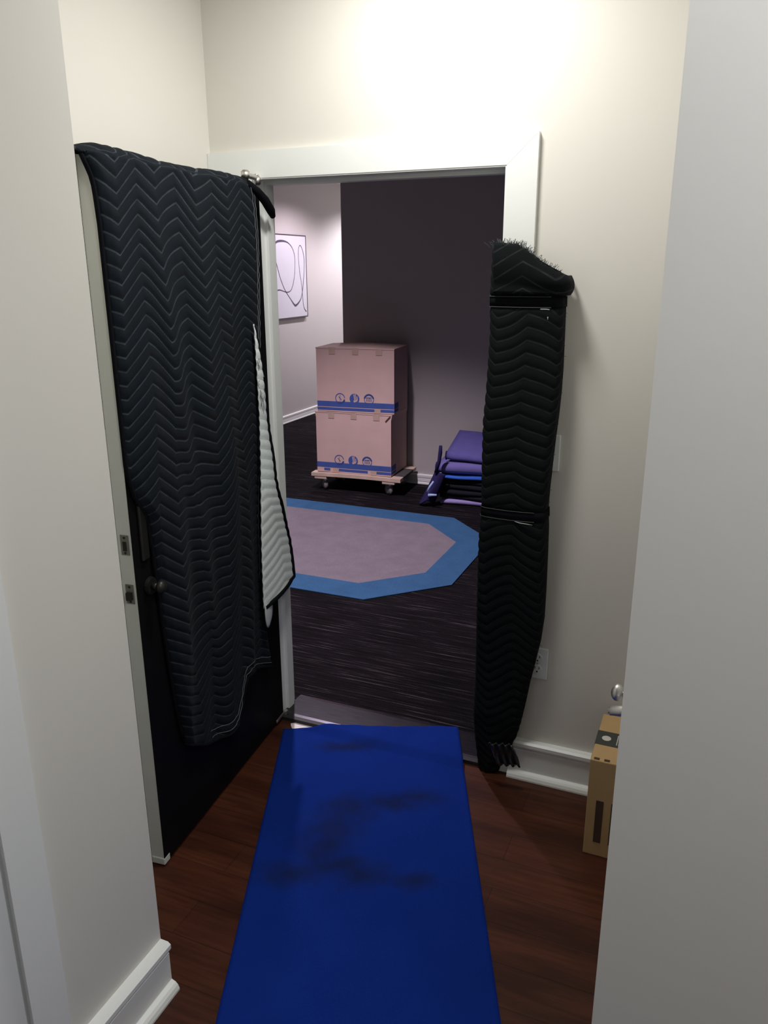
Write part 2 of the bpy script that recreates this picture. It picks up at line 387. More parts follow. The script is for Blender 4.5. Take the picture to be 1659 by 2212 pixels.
h = MB().box((0.818, 0, 0.985), (0.850, 0.010, 1.175), 0.004).build('escutcheon', M['dark_metal'], D)
MB().box((0.827, 0.010, 1.165), (0.841, 0.018, 1.178), 0.003).build('escutcheon_tip', M['dull_metal'], h)
k = MB().cyl((0.825, 0, 0.905), (0.825, 0.012, 0.905), 0.026, 20, bev=0.003).build('rosette', M['dark_metal'], D)
MB().cyl((0.825, 0.012, 0.905), (0.825, 0.030, 0.905), 0.010, 14).sphere((0.825, 0.040, 0.905), 0.019, (1, 0.75, 1)).build('knob', M['dark_metal'], k, True)
# pivot hinges at the hinge edge, top and bottom
def pivot(z, dz):
    p = MB().cyl((-0.006, 0.008, z), (-0.006, 0.008, z+dz), 0.009, 16, bev=0.002).build('hinge', M['nickel'], D)
    MB().box((-0.004, 0.001, z+0.003), (0.075, 0.007, z+dz-0.003), 0.002).build('hinge_leaf', M['nickel'], p)
pivot(0.0125, 0.018)
p = MB().cyl((0.020, 0.004, 2.012), (0.020, 0.004, 2.040), 0.013, 18, bev=0.003).cyl((0.020, 0.004, 2.040), (0.020, 0.004, 2.046), 0.007, 14).build('hinge', M['nickel'], D, True)
MB().box((0.022, -0.006, 2.026), (0.105, 0.012, 2.043), 0.006).cyl((0.100, 0.003, 2.022), (0.100, 0.003, 2.050), 0.014, 18, bev=0.004).build('hinge_arm', M['nickel'], p, True)
MB().box((DL-0.03, -TH-0.001, 0.006), (DL+0.002, 0.001, 0.030), 0.003).build('bottom_shoe', M['door_edge'], D)

# ------------------------------------------------------------ moving blanket draped over the door
B = thing('moving_blanket', 'black chevron-quilted moving blanket draped over the top of the open door', 'blanket', (HX, HY, 0), D.rotation_euler.z)
TOPZ = DT+0.016
uLz = [(2.03, 0.945), (1.99, 0.925), (1.965, 0.905), (1.93, 0.894), (1.85, 0.888), (1.25, 0.884), (1.17, 0.86), (1.10, 0.815), (1.00, 0.802), (0.92, 0.798), (0.80, 0.79), (0.65, 0.777), (0.50, 0.76), (0.38, 0.74), (0.2, 0.70)]
uRz = [(2.03, 0.085), (1.96, 0.062), (1.87, 0.055), (1.78, 0.058), (1.60, 0.075), (1.42, 0.098), (1.26, 0.108), (1.09, 0.115), (0.93, 0.128), (0.76, 0.140), (0.61, 0.146), (0.48, 0.143), (0.30, 0.130)]
zBu = [(0.05, 0.30), (0.10, 0.30), (0.14, 0.307), (0.24, 0.346), (0.31, 0.369), (0.350, 0.364), (0.372, 0.325), (0.395, 0.268), (0.44, 0.238), (0.50, 0.231), (0.58, 0.251), (0.65, 0.285), (0.73, 0.338), (0.80, 0.40)]
def smoothen(zs, pts, k=5):
    return interp(zs, pts)
NR, NC = 300, 131
s = np.linspace(0, 1, NC)                 # 0 = hinge side, 1 = latch side
front = []
tt = np.concatenate([np.linspace(0, 1, NR)])
Z = np.zeros((NR, NC)); U = np.zeros((NR, NC))
for i, t in enumerate(tt):
    z = np.full(NC, TOPZ-t*1.72)
    for it in range(4):
        u = interp(z, uRz)+(interp(z, uLz)-interp(z, uRz))*s
        z = TOPZ + t*(interp(u, zBu)-TOPZ)
    U[i] = u; Z[i] = z
# stitched pattern runs on cloth coordinates: folds skew it towards the lower latch side
PU = U + 0.055*np.exp(-((Z-1.05)/0.45)**2)*np.sin(np.clip((U-0.15)/0.65, 0, 1)*PI*1.6) + 0.012*np.sin(Z*6+U*9)
crease = np.exp(-(((U-(0.70-0.20*np.clip((1.95-Z)/1.4, 0, 1)))/0.05)**2))*np.clip((2.0-Z)*3, 0, 1)
PV = Z + 0.03*crease + 0.02*np.sin(U*11+Z*2.0) + 0.06*(U-0.5)*np.clip((1.3-Z), 0, 1)
fold = 0.012*np.sin(U*17+1.2*np.sin(Z*2.1)+0.6)*np.clip((2.0-Z)/0.9, 0.1, 1) + 0.016*crease*0.8 + 0.006*np.sin(U*41+Z*5)*np.clip((1.9-Z)/1.2, 0, 1)
fold += 0.018*np.clip((0.20-U)/0.10, 0, 1)*np.clip((1.6-Z)/0.5, 0, 1)
fold -= fold.min()*0.6
OFF = 0.010 + np.clip(fold, 0, 0.05) + 0.0048*puff(PU, PV)
edge = np.clip(np.minimum(s, 1-s)[None, :]/0.03, 0, 1)**0.5
OFF = 0.006+(OFF-0.006)*edge
# over the top: a rounded roll, then the rear half hanging behind
ROUND = 0.018
verts = []; uvs = []; rows = 0
def addrow(u, off, z, pu, pv):
    global rows
    verts.extend(zip(u, off, z)); uvs.extend(zip(pu, pv)); rows += 1
rearZ = np.linspace(1.35, TOPZ-0.02, 40)
for z in rearZ:
    uu = interp(np.full(NC, z+0.0), uRz)+(interp(np.full(NC, z), uLz)-interp(np.full(NC, z), uRz))*s
    pv = 2*TOPZ+TH-z+uu*0
    addrow(uu, -TH-0.010-0.004*puff(uu, pv)-0.006*np.sin(uu*15+z*3)**2, np.full(NC, z), uu, pv)
u0r, pu0 = U[0], PU[0]
for a in np.linspace(0.08, 0.92, 12):
    ang = PI*(1-a); cy = -TH/2; ry = TH/2+0.012; rz = 0.018
    pv = TOPZ+0.02 + (1-a)*TH
    dip = 0.010*np.sin(s*PI*3.0)*0.4-0.012*np.clip((s-0.9)/0.1, 0, 1)
    pvA = np.full(NC, pv)+PV[0]-Z[0]
    pf = 0.004*puff(pu0, pvA)
    addrow(u0r, cy+(ry+pf)*math.cos(ang), TOPZ-0.014+(rz+pf)*math.sin(ang)+dip, pu0, pvA)
for i in range(3, NR): addrow(U[i], OFF[i], Z[i], PU[i], PV[i])
o = obj('quilted_cloth', verts, grid_faces(rows, NC), M['quilt'], B, True, uvs)
md = o.modifiers.new('thickness', 'SOLIDIFY'); md.thickness = 0.004; md.offset = -1
# bound edges and the light double stitching beside them
iR = [(U[i, 0], OFF[i, 0]+0.001, Z[i, 0]) for i in range(4, NR, 4)]
iB = [(U[-1, j], OFF[-1, j]+0.001, Z[-1, j]) for j in range(0, NC, 2)]
iL = [(U[i, -1], OFF[i, -1]+0.001, Z[i, -1]) for i in range(4, NR, 4)]
MB().tube(iR, 0.0065, 8).tube(iB, 0.006, 8).tube(iL, 0.006, 8).build('binding', M['binding'], B, True)
st = MB()
for dj in (3, 6):
    st.tube([(U[i, dj], OFF[i, dj]+0.002, Z[i, dj]) for i in range(3, int(NR*0.80), 3)], 0.0011, 5)
for di in (4, 8):
    st.tube([(U[-di, j], OFF[-di, j]+0.001, Z[-di, j]) for j in range(0, NC-30, 2)], 0.0009, 5)
st.build('stitching', M['thread'], B, True)['label'] = 'pale double stitching along the bound edge'
# loose threads near the worn spot of the hinge-side edge
lt = MB()
for k in range(10):
    z0 = random.uniform(1.32, 1.47); u0_ = 0.125+random.uniform(0, 0.07); p = []
    for q in range(5): p.append((u0_+random.uniform(-.006, .006), 0.045+random.uniform(0, .006), z0-q*random.uniform(.006, .014)))
    lt.tube(p, 0.0008, 4)
lt.build('loose_threads', M['thread'], B, True)['kind'] = 'stuff'
# turned-out hinge-side corner showing the pale lining
right = [(1.574, 0.168), (1.498, 0.152), (1.418, 0.130), (1.32, 0.105), (1.221, 0.092), (1.117, 0.079), (1.032, 0.079), (0.976, 0.061), (0.912, 0.022), (0.827, -0.018), (0.761, -0.045), (0.702, -0.052), (0.640, -0.052), (0.600, -0.050)]
left = [(1.574, 0.172), (1.42, 0.166), (1.264, 0.162), (1.10, 0.172), (0.94, 0.187), (0.77, 0.199), (0.60, 0.206), (0.5, 0.2)]
nr, nc = 150, 26; V = []; UV = []
for i in range(nr):
    t = i/(nr-1)
    for j in range(nc):
        q = j/(nc-1)                     # 0 = outer edge, 1 = under the front cloth
        z = 1.574+(0.603-1.574)*t
        a, c = float(interp(z, right)), float(interp(z, left)); u = a+(c-a)*q
        if t > 0.93: z -= (t-0.93)/0.07*0.030*q
        off = 0.040+0.010*math.sin(q*PI)*min(1, (c-a)/0.1)+0.006*math.sin(z*14)*(1-q)
        pu = 0.55*(a-u)+0.050; pv = z-0.08
        V.append((u, off+0.003*float(puff(np.array(pu), np.array(pv))), z)); UV.append((pu, pv))
f = obj('lining_flap', V, grid_faces(nr, nc), M['lining'], B, True, UV); f['label'] = 'pale grey quilted lining turned outwards'
f.modifiers.new('thickness', 'SOLIDIFY').thickness = 0.004
MB().tube([V[i*nc] for i in range(0, nr, 3)]+[V[(nr-1)*nc+j] for j in range(0, nc, 2)], [min(0.0085, 0.0015+0.0006*q) for q in range(nr//3+nc//2)], 8).build('flap_binding', M['binding'], f, True)
tipo = [(0.197, 0.612), (0.150, 0.607), (0.138, 0.569), (0.143, 0.524), (0.166, 0.497), (0.190, 0.480), (0.205, 0.542)]
cxy = (0.175, 0.55); V = [(cxy[0], 0.050, cxy[1])]+[(u, 0.040, z) for u, z in tipo]
g = obj('lining_tip', V, [(0, i+1, (i+1) % 7+1) for i in range(7)], simple('pale_lining_tip', (0.56, 0.59, 0.60), 0.8), B)
g.modifiers.new('sub', 'SUBSURF').levels = 2; g.modifiers['sub'].render_levels = 2; g.modifiers.new('thickness', 'SOLIDIFY').thickness = 0.004
g.data.polygons.foreach_set('use_smooth', [True]*7)
# drooping bound corner at the top of the hinge edge
cl = [(0.120, 0.020, 2.010), (0.075, 0.030, 1.988), (0.030, 0.036, 1.962), (-0.010, 0.036, 1.935), (-0.030, 0.034, 1.916)]
MB().tube(cl, [0.010, 0.013, 0.015, 0.015, 0.009], 10).build('bound_corner', M['binding'], B, True)

# ------------------------------------------------------------ pad wrapped round the right jamb
P_ = thing('door_frame_pad', 'frayed black quilted pad strapped round the right side of the doorway', 'pad', (0, 0, 0))
xRz = [(0.0, -0.585), (0.037, -0.575), (0.072, -0.556), (0.124, -0.538), (0.175, -0.521), (0.233, -0.509), (0.309, -0.497), (0.382, -0.487), (0.446, -0.475), (0.544, -0.459), (0.629, -0.452), (0.744, -0.452),
       (0.871, -0.454), (0.949, -0.456), (1.009, -0.461), (1.085, -0.459), (1.174, -0.454), (1.247, -0.450), (1.318, -0.445), (1.388, -0.442), (1.457, -0.441), (1.617, -0.444), (1.669, -0.446), (1.70, -0.441), (1.725, -0.450), (1.80, -0.455)]
xLz = [(0.0, -0.655), (0.06, -0.662), (0.13, -0.670), (0.22, -0.676), (0.35, -0.673), (0.67, -0.672), (0.9, -0.669), (1.0, -0.663), (1.2, -0.667), (1.29, -0.668), (1.37, -0.663), (1.46, -0.660), (1.56, -0.657), (1.67, -0.661), (1.81, -0.656)]
def pad_ring(z, top=0):
    xl, xr = float(interp(z, xLz)), float(interp(z, xRz))
    fy = 2.372+0.010*math.sin(z*5)+0.012*math.sin(z*2.3+1)
    if z < 0.25: fy += 0.03*(0.25-z)/0.25
    for zs in (1.652, 1.0): fy += 0.010*math.exp(-((z-zs)/0.02)**2)
    r = 0.028; pts = []
    # outside path: inside jamb leg -> front -> wall side
    pts += [(xl, 2.565-0.012*k) for k in range(int((2.565-fy-r)/0.012)+1)]
    pts += [(xl+r-r*math.cos(a), fy+r-r*math.sin(a)) for a in np.linspace(0.1, PI/2, 7)]
    return xl, xr, fy, r, pts
def ring(z):
    xl, xr, fy, r, _ = pad_ring(z); out = []
    for k in range(15): out.append((xl, 2.565+(fy+r-2.565)*k/14))
    for a in np.linspace(0, PI/2, 9)[1:]: out.append((xl+r-r*math.cos(a), fy+r-r*math.sin(a)))
    for k in range(1, 22): out.append((xl+r+(xr-r-xl-r)*k/21, fy-0.006*math.sin(PI*k/21)))
    for a in np.linspace(0, PI/2, 9)[1:]: out.append((xr-r+r*math.sin(a), fy+r-r*math.cos(a)))
    for k in range(1, 6): out.append((xr, fy+r+(2.450-fy-r)*k/5))
    return out
zs = np.linspace(0.004, 1.80, 300); V = []; UV = []; N0 = len(ring(1.0))
for z in zs:
    rg = ring(z); a = np.array(rg); L = np.concatenate([[0], np.cumsum(np.hypot(*np.diff(a, axis=0).T))])
    tg = np.gradient(a, axis=0); nrm = np.stack([tg[:, 1], -tg[:, 0]], 1); nrm /= np.linalg.norm(nrm, axis=1)[:, None]+1e-9
    pu = L-0.21+PER/2; pv = np.full(N0, z)+0.01*np.sin(L*30+z*4)
    amp = 0.004*np.clip(np.minimum(np.arange(N0), N0-1-np.arange(N0))/6, 0, 1)
    smooth_ = 0.25 if (abs(z-1.652) < 0.016 or abs(z-1.0) < 0.016) else 1.0
    # slanted raw top: the wall-side corner sits lower and is folded over
    ztop = interp(a[:, 0], [(-0.70, 1.800), (-0.64, 1.812), (-0.575, 1.806), (-0.54, 1.782), (-0.515, 1.757), (-0.48, 1.738), (-0.44, 1.716)])
    zz = np.minimum(z, ztop + 0*L)
    pts = a + nrm*(amp*puff(pu, pv)*smooth_)[:, None]
    V += [(x, y, q) for (x, y), q in zip(pts, zz)]; UV += list(zip(pu, pv))
o = obj('quilted_sleeve', V, grid_faces(len(zs), N0), M['quilt_pad'], P_, True, UV)
md = o.modifiers.new('thickness', 'SOLIDIFY'); md.thickness = 0.012; md.offset = -1
# turned-over top fold
V = []; UV = []; nr = 16
for i in range(nr):
    t = i/(nr-1)
    for k, (x, y) in enumerate(ring(1.70)[20:]):
        zt = float(interp(x, [(-0.70, 1.800), (-0.64, 1.812), (-0.575, 1.806), (-0.54, 1.782), (-0.515, 1.757), (-0.48, 1.738), (-0.44, 1.716)]))
        bulge = 0.016*math.sin(PI*min(1, t*1.1+0.1)); low = 0.018
        V.append((x+(0.010 if x > -0.46 else 0)*math.sin(PI*t), y-0.004-bulge*0.8, zt+0.004-(t*(zt-1.672))+0.0)); UV.append((x, V[-1][2]*1.0))
nk = len(ring(1.70)[20:])
o = obj('top_fold', V, grid_faces(nr, nk), M['quilt_pad'], P_, True, UV); o.modifiers.new('thickness', 'SOLIDIFY').thickness = 0.010
def strap(z0, h_):
    V = []; n_ = N0
    for zz in (z0-h_/2, z0+h_/2):
        for (x, y) in ring(zz):
            V.append((x+(-0.0035 if x < -0.655 else (0.003 if x > -0.47 else 0)), y-(0.007 if y < 2.42 else 0), zz))
    o = obj('strap', V, grid_faces(2, n_), M['binding'], P_, True)
    o.modifiers.new('thickness', 'SOLIDIFY').thickness = 0.003
    e = MB()
    for zz in (z0-h_/2, z0+h_/2):
        e.tube([(x+(-0.004 if x < -0.655 else (0.0035 if x > -0.47 else 0)), y-(0.0085 if y < 2.42 else 0), zz) for (x, y) in ring(zz)[12:44]], 0.0010, 5)
    e.build('strap_edge', simple('worn_strap_edge', (0.07, 0.075, 0.078), 0.8), o, True)
strap(1.652, 0.030); strap(0.999, 0.030)
wt = simple('white_thread', (0.35, 0.37, 0.35), 0.8)
MB().tube([(-0.548, 2.352, 0.9825), (-0.53, 2.350, 0.979), (-0.505, 2.350, 0.978), (-0.49, 2.352, 0.9765)], [0.0008, 0.0018, 0.0013, 0.0006], 6).build('thread_tuft', wt, P_, True)
MB().tube([(-0.500, 2.350, 1.633), (-0.482, 2.350, 1.633), (-0.474, 2.351, 1.632)], 0.0015, 6).build('thread_tuft', wt, P_, True)
MB().tube([(-0.478, 2.352, 1.612), (-0.478, 2.352, 1.604)], 0.0014, 6).build('thread_tuft', wt, P_, True)
fr = MB()
def fray(n_, src, dirf, Lr, r=0.0007):
    for _ in range(n_):
        p = Vector(src()); d = Vector(dirf()); L_ = random.uniform(*Lr); pts = [p]
        for q in range(4):
            d = d + Vector((random.gauss(0, .35), random.gauss(0, .3), random.gauss(0, .3))); p = p+d.normalized()*L_/4; pts.append(p)
        fr.tube(pts, r, 3)
def topsrc():
    x = random.uniform(-0.662, -0.455); z = float(interp(x, [(-0.70, 1.800), (-0.64, 1.812), (-0.575, 1.806), (-0.54, 1.782), (-0.515, 1.757), (-0.48, 1.738), (-0.44, 1.716)]))
    return (x, 2.355+random.uniform(0, 0.06), z-0.004)
fray(360, topsrc, lambda: (random.uniform(-.5, .6), random.uniform(-.5, .2), 1), (0.008, 0.028))
def sidesrc():
    z = random.choice([random.uniform(1.35, 1.65), random.uniform(0.88, 1.06), random.uniform(0.5, 1.5)]); return (float(interp(z, xRz))-0.002, 2.40+random.uniform(0, .03), z)
fray(90, sidesrc, lambda: (1, -.3, random.uniform(-1, .2)), (0.004, 0.014))
o = fr.build('frayed_threads', simple('dark_frayed_thread', (0.035, 0.045, 0.05), 0.8), P_); o['kind'] = 'stuff'
# crumpled glossy plastic at the foot
V = []; nr, nc = 14, 30
for i in range(nr):
    for j in range(nc):
        u, v = j/(nc-1), i/(nr-1)
        c = Vector((-0.600, 2.335, 0.175))+Vector((0.085, 0.005, 0.012))*u+Vector((0.030, 0.010, -0.085))*v
        c.y += 0.010*math.sin(u*24+1.4*math.sin(v*3))*(0.7+0.3*math.sin(v*9)) - 0.005*random.random()*0.4
        V.append(c)
o = obj('plastic_wrap', V, grid_faces(nr, nc), M['tape'], P_, True); o['label'] = 'crumpled glossy black plastic'
o.modifiers.new('thickness', 'SOLIDIFY').thickness = 0.002

# ------------------------------------------------------------ wall plates
def plate_obj(name, label, cat, x, z, kind):
    t = thing(name, label, cat, (x, WY, z))
    MB().box((-0.035, -0.007, -0.0585), (0.035, 0, 0.0585), 0.003).build('cover_plate', M['plate'], t)
    if kind == 'switch':
        r = MB().box((-0.0165, -0.0095, -0.033), (0.0165, -0.006, 0.033), 0.001).build('rocker', M['plate'], t)
    else:
        for zz in (0.021, -0.021):
            s_ = MB().cyl((0, -0.006, zz), (0, -0.0095, zz), 0.0165, 24, bev=0.0008).build('socket', M['plate'], t)
            MB().box((-0.0085, -0.0099, zz+0.000), (-0.006, -0.0090, zz+0.010)).box((0.0055, -0.0099, zz+0.001), (0.008, -0.0090, zz+0.009)).cyl((0, -0.0090, zz-0.009), (0, -0.0099, zz-0.009), 0.0032, 12).build('slots', M['slot'], s_)
        MB().cyl((0, -0.006, 0), (0, -0.0085, 0), 0.003, 12).build('screw', M['steel'], t)
plate_obj('light_switch', 'white switch plate half hidden behind the black pad on the door frame', 'switch', -0.471, 1.190, 'switch')
plate_obj('power_outlet', 'white duplex power outlet low on the wall beside the black pad', 'outlet', -0.467, 0.452, 'outlet')

# ------------------------------------------------------------ side door with lever behind the right wall end
dr = MB().box((-0.020, 1.06, 0.01), (0.020, 1.94, 2.03), 0.002).build('door_3', M['trim']); dr['kind'] = 'structure'
lv = MB().cyl((-0.020, 1.335, 1.0), (-0.028, 1.335, 1.0), 0.028, 24, bev=0.003).build('lever_rose', M['nickel'], dr)
MB().cyl((-0.028, 1.315, 0.998), (-0.118, 1.302, 0.994), 0.0095, 18, bev=0.003).build('lever', M['nickel'], lv, True)
MB().cyl((-0.028, 1.345, 1.006), (-0.100, 1.345, 1.006), 0.006, 14).sphere((-0.108, 1.345, 1.008), 0.0145, (0.8, 1, 1.1), 18).build('turn_knob', M['nickel'], lv, True)

# ------------------------------------------------------------ delivery carton in the corner
K = thing('delivery_carton', 'tan delivery carton with dark tape standing upright against the wall behind the right wall end', 'box', (-0.231, 2.128, 0))
kw, kd, kh = 0.182, 0.275, 0.338
MB().box((0, 0, 0), (kw, kd, kh), 0.003).build('body', M['card_tan'], K)
kt = MB().box((-0.0008, 0.088, kh-0.06), (0.0005, 0.168, kh)).box((-0.0006, 0.088, kh-0.0004), (0.122, 0.168, kh+0.0010)).build('tape', M['label_dark'], K)
kt['label'] = 'dark printed tape strip'
b = MB().cyl((0.030, 0.128, kh+0.0008), (0.030, 0.128, kh+0.0016), 0.014, 24)
for i in range(3): b.box((0.062+i*0.006, 0.100, kh+0.0008), (0.0645+i*0.006, 0.156, kh+0.0016))
b.build('tape_print', M['label_white'], kt)
def strip(path, w_, z, T=None):
    vs = []; fs = []
    for i, (x, y) in enumerate(path):
        a = Vector(path[max(0, i-1)]); c = Vector(path[min(len(path)-1, i+1)]); d = (c-a).normalized(); nn = Vector((-d.y, d.x)); ww = w_[i] if isinstance(w_, list) else w_
        vs += [(x+nn.x*ww/2, y+nn.y*ww/2, z), (x-nn.x*ww/2, y-nn.y*ww/2, z)]
    fs = [(2*i, 2*i+1, 2*i+3, 2*i+2) for i in range(len(path)-1)]
    if T: vs = [T @ Vector(v) for v in vs]
    return vs, fs
sm = [(0.110+0.055*math.sin(a), 0.135+0.105*math.cos(a)) for a in np.linspace(PI*0.90, PI*0.30, 22)]
sm = [(0.118+0.050*math.sin(a), 0.130-0.105*math.cos(a)) for a in np.linspace(0.10*PI, 0.80*PI, 24)]
b = MB().add(*strip(sm, [0.004+0.012*math.sin(PI*min(1, i/23+0.08)) for i in range(24)], kh+0.0014))
b.add(*strip([(0.098, 0.205), (0.102, 0.236), (0.150, 0.240)], 0.011, kh+0.0014))
for i in range(2): b.box((0.010+i*0.03, 0.004, kh), (0.026+i*0.03, 0.014, kh+0.0014))
o = b.build('arrow_print', M['card_ink'], K); o['label'] = 'dark curved arrow printed on top'
b = MB()
for i in range(2): b.box((0.028+0.045*i, -0.0012, 0.05), (0.050+0.045*i, 0.0005, 0.20))
b.build('side_print', M['card_ink'], K)

# ------------------------------------------------------------ blue runner and pale floor patch
ME = Vector((0.639, 0.264, 0)).normalized(); MLn = Vector((-0.264, 0.639, 0)).normalized()
R_ = (-1.437, 2.366)
nr, nc = 170, 60; V = []; F_ = []; MW, MLEN = 0.690, 3.6
ys = np.concatenate([np.linspace(0, -0.5, 80), np.linspace(-0.506, -MLEN, nr-80)])
def floorz(y): return float(np.interp(y, [2.385, 2.426, 2.452, 2.60, 2.63, 2.66], [0.0, 0.0160, 0.0162, 0.0160, 0.010, 0.006]))
def mat_pt(a, yy, lift=0.0):
    w_ = R_[0]+ME.x*a+MLn.x*yy, R_[1]+ME.y*a+MLn.y*yy
    return a, yy, floorz(w_[1])+lift
def front(a): return -0.010*math.exp(-((a-0.10)/0.05)**2)+0.006*math.sin(a*9)-0.002*math.sin(a*60)
for yy in ys:
    for a in np.linspace(0, MW, nc):
        e = front(a)*math.exp(yy/0.05)
        curl = 0.006*math.exp(yy/0.03)*math.exp(-((a-0.12)/0.10)**2)
        V.append(mat_pt(a, yy+e, 0.0008+curl+0.001*(1+math.sin(a*13+yy*5))))
o = obj('floor_runner', V, grid_faces(nr, nc, True), M['mat'], None, True, loc=(R_[0], R_[1], 0)); o.rotation_euler = (0, 0, math.atan2(ME.y, ME.x))
md = o.modifiers.new('thickness', 'SOLIDIFY'); md.thickness = 0.0045; md.offset = 1
tag(o, 'royal blue scuffed floor runner lying from the foreground to the doorway', 'mat')
V = [(-1.410, 2.428, 0.0012), (-1.33, 2.424, 0.0012), (-1.25, 2.412, 0.0012), (-1.225, 2.418, 0.0012), (-1.24, 2.430, 0.0012), (-1.26, 2.4325, 0.0012), (-1.41, 2.4325, 0.0012)]
V = [(-1.425, 2.405), (-1.40, 2.378), (-1.36, 2.372), (-1.31, 2.380), (-1.25, 2.400), (-1.20, 2.425), (-1.215, 2.432), (-1.42, 2.432), (-1.435, 2.42)]  # thin pale pinkish patch with an uneven outline
o = MB().prism(V, 0.0002, 0.0008).build('pale_patch', M['floor_patch']); tag(o, 'pale pinkish patch on the floor between the threshold plate and the blue runner', 'scrap')

# ------------------------------------------------------------ far room: inset rug
G = thing('area_rug', 'octagonal mauve grey rug with broad blue border on dark carpet', 'rug', (0, 0, 0))
x0, x1, y0, y1 = -4.15, -1.288, 3.655, 5.262
def octo(i):
    c = 0.385-i*0.586*0.7
    return [(x0+i+c, y0+i), (x1-i-c, y0+i), (x1-i, y0+i+c), (x1-i, y1-i-c), (x1-i-c, y1-i), (x0+i+c, y1-i), (x0+i, y1-i-c), (x0+i, y0+i+c)]
A, Bq = octo(0), octo(0.205)
MB().prism(Bq, 0.0005, 0.006).build('centre_field', M['rug_grey'], G)
vs = [(x, y, 0.0005) for x, y in A]+[(x, y, 0.006) for x, y in A]+[(x, y, 0.006) for x, y in Bq]+[(x, y, 0.0005) for x, y in Bq]
fs = [(i+8*k, (i+1) % 8+8*k, (i+1) % 8+8*((k+1) % 4), i+8*((k+1) % 4)) for i in range(8) for k in range(4)]
MB().add(vs, fs).build('border', M['rug_blue'], G)['label'] = 'blue border'

# ------------------------------------------------------------ framed line drawing on the far left wall
Q = thing('framed_picture', 'square white picture of one looping dark line hung on the far left wall', 'picture', (LX, 8.18, 1.652))
ph = 0.459
MB().box((0.003, -ph+0.012, -ph+0.012), (0.032, ph-0.012, ph-0.012), 0.002).build('canvas', M['canvas'], Q)
MB().box((0.001, -ph, -ph), (0.034, -ph+0.012, ph)).box((0.001, ph-0.012, -ph), (0.034, ph, ph)).box((0.001, -ph+0.012, ph-0.012), (0.034, ph-0.012, ph)).box((0.001, -ph+0.012, -ph), (0.034, ph-0.012, -ph+0.012)).build('frame', M['frame'], Q)
line = [(7.800, 1.452), (7.825, 1.47), (7.912, 1.506), (7.987, 1.516), (8.073, 1.501), (8.16, 1.487), (8.238, 1.503), (8.288, 1.554), (8.335, 1.652), (8.357, 1.774), (8.357, 1.884), (8.313, 1.962), (8.24, 2.011), (8.154, 2.033), (8.055, 2.036), (7.97, 2.025), (7.925, 1.995), (7.907, 1.925), (7.929, 1.833), (7.969, 1.739), (8.021, 1.632), (8.111, 1.51), (8.231, 1.408), (8.305, 1.349), (8.35, 1.335), (8.427, 1.369), (8.492, 1.43), (8.544, 1.574), (8.577, 1.75), (8.579, 1.874), (8.538, 1.966), (8.493, 1.999), (8.457, 1.958), (8.449, 1.854), (8.465, 1.713), (8.507, 1.543), (8.519, 1.417), (8.545, 1.301), (8.611, 1.246)]
wd = [9, 16, 15, 13, 9, 11, 10, 9, 8, 7, 8, 9, 11, 17, 24, 24, 20, 16, 11, 10, 9, 9, 10, 20, 26, 18, 10, 10, 9, 10, 9, 9, 8, 7, 8, 7, 8, 9, 15]
pts = []; ws = []
for i in range(len(line)-1):                                       # Catmull-Rom
    p = [Vector(line[min(max(k, 0), len(line)-1)]) for k in (i-1, i, i+1, i+2)]
    for t in np.linspace(0, 1, 6)[:-1]:
        pts.append(0.5*((2*p[1])+(p[2]-p[0])*t+(2*p[0]-5*p[1]+4*p[2]-p[3])*t*t+(-p[0]+3*p[1]-3*p[2]+p[3])*t**3)); ws.append((wd[i]*(1-t)+wd[i+1]*t)/1000)
pl = [((p.x-8.18), (p.y-1.652)) for p in pts]
vs, fs = strip(pl, ws, 0); MB().add([(0.0335, x, z) for x, z, _ in vs], fs).build('drawn_line', M['ink'], Q)

# ------------------------------------------------------------ dolly with two cartons
DR = math.radians(4.0); DO = Vector((-2.235, 5.615, 0))
ex = Vector((math.cos(DR), math.sin(DR), 0)); ey = Vector((-math.sin(DR), math.cos(DR), 0))
Y_ = thing('furniture_dolly', 'wooden furniture dolly on four swivel casters under the two stacked cartons', 'dolly', tuple(DO), DR)
DW, DD = 0.765, 0.44
def bowed(y0_, y1_, z0_, z1_, x0_=-DW, x1_=0.0, bow=0.010, name='rail', mat='wood'):
    n_ = 14; vs = []
    for i in range(n_+1):
        x = x0_+(x1_-x0_)*i/n_; bz = bow*math.sin(PI*i/n_)
        vs += [(x, y0_, z0_+bz), (x, y1_, z0_+bz), (x, y1_, z1_+bz), (x, y0_, z1_+bz)]
    fs = [(4*i+k, 4*i+(k+1) % 4, 4*i+4+(k+1) % 4, 4*i+4+k) for i in range(n_) for k in range(4)]+[(0, 3, 2, 1), (4*n_, 4*n_+1, 4*n_+2, 4*n_+3)]
    return MB().add(vs, fs).build(name, M[mat], Y_)
bowed(0, 0.085, 0.122, 0.150, bow=0.006); bowed(DD-0.085, DD, 0.122, 0.150, bow=0.006)
for xx in (-DW+0.025, -0.155):
    MB().box((xx, 0.004, 0.100), (xx+0.105, DD-0.004, 0.1225), 0.003).build('cross_board', M['wood'], Y_)
bowed(0.085, DD-0.085, 0.128, 0.149, bow=0.006, name='deck_pad', mat='dolly_carpet')['label'] = 'dark carpeted deck'
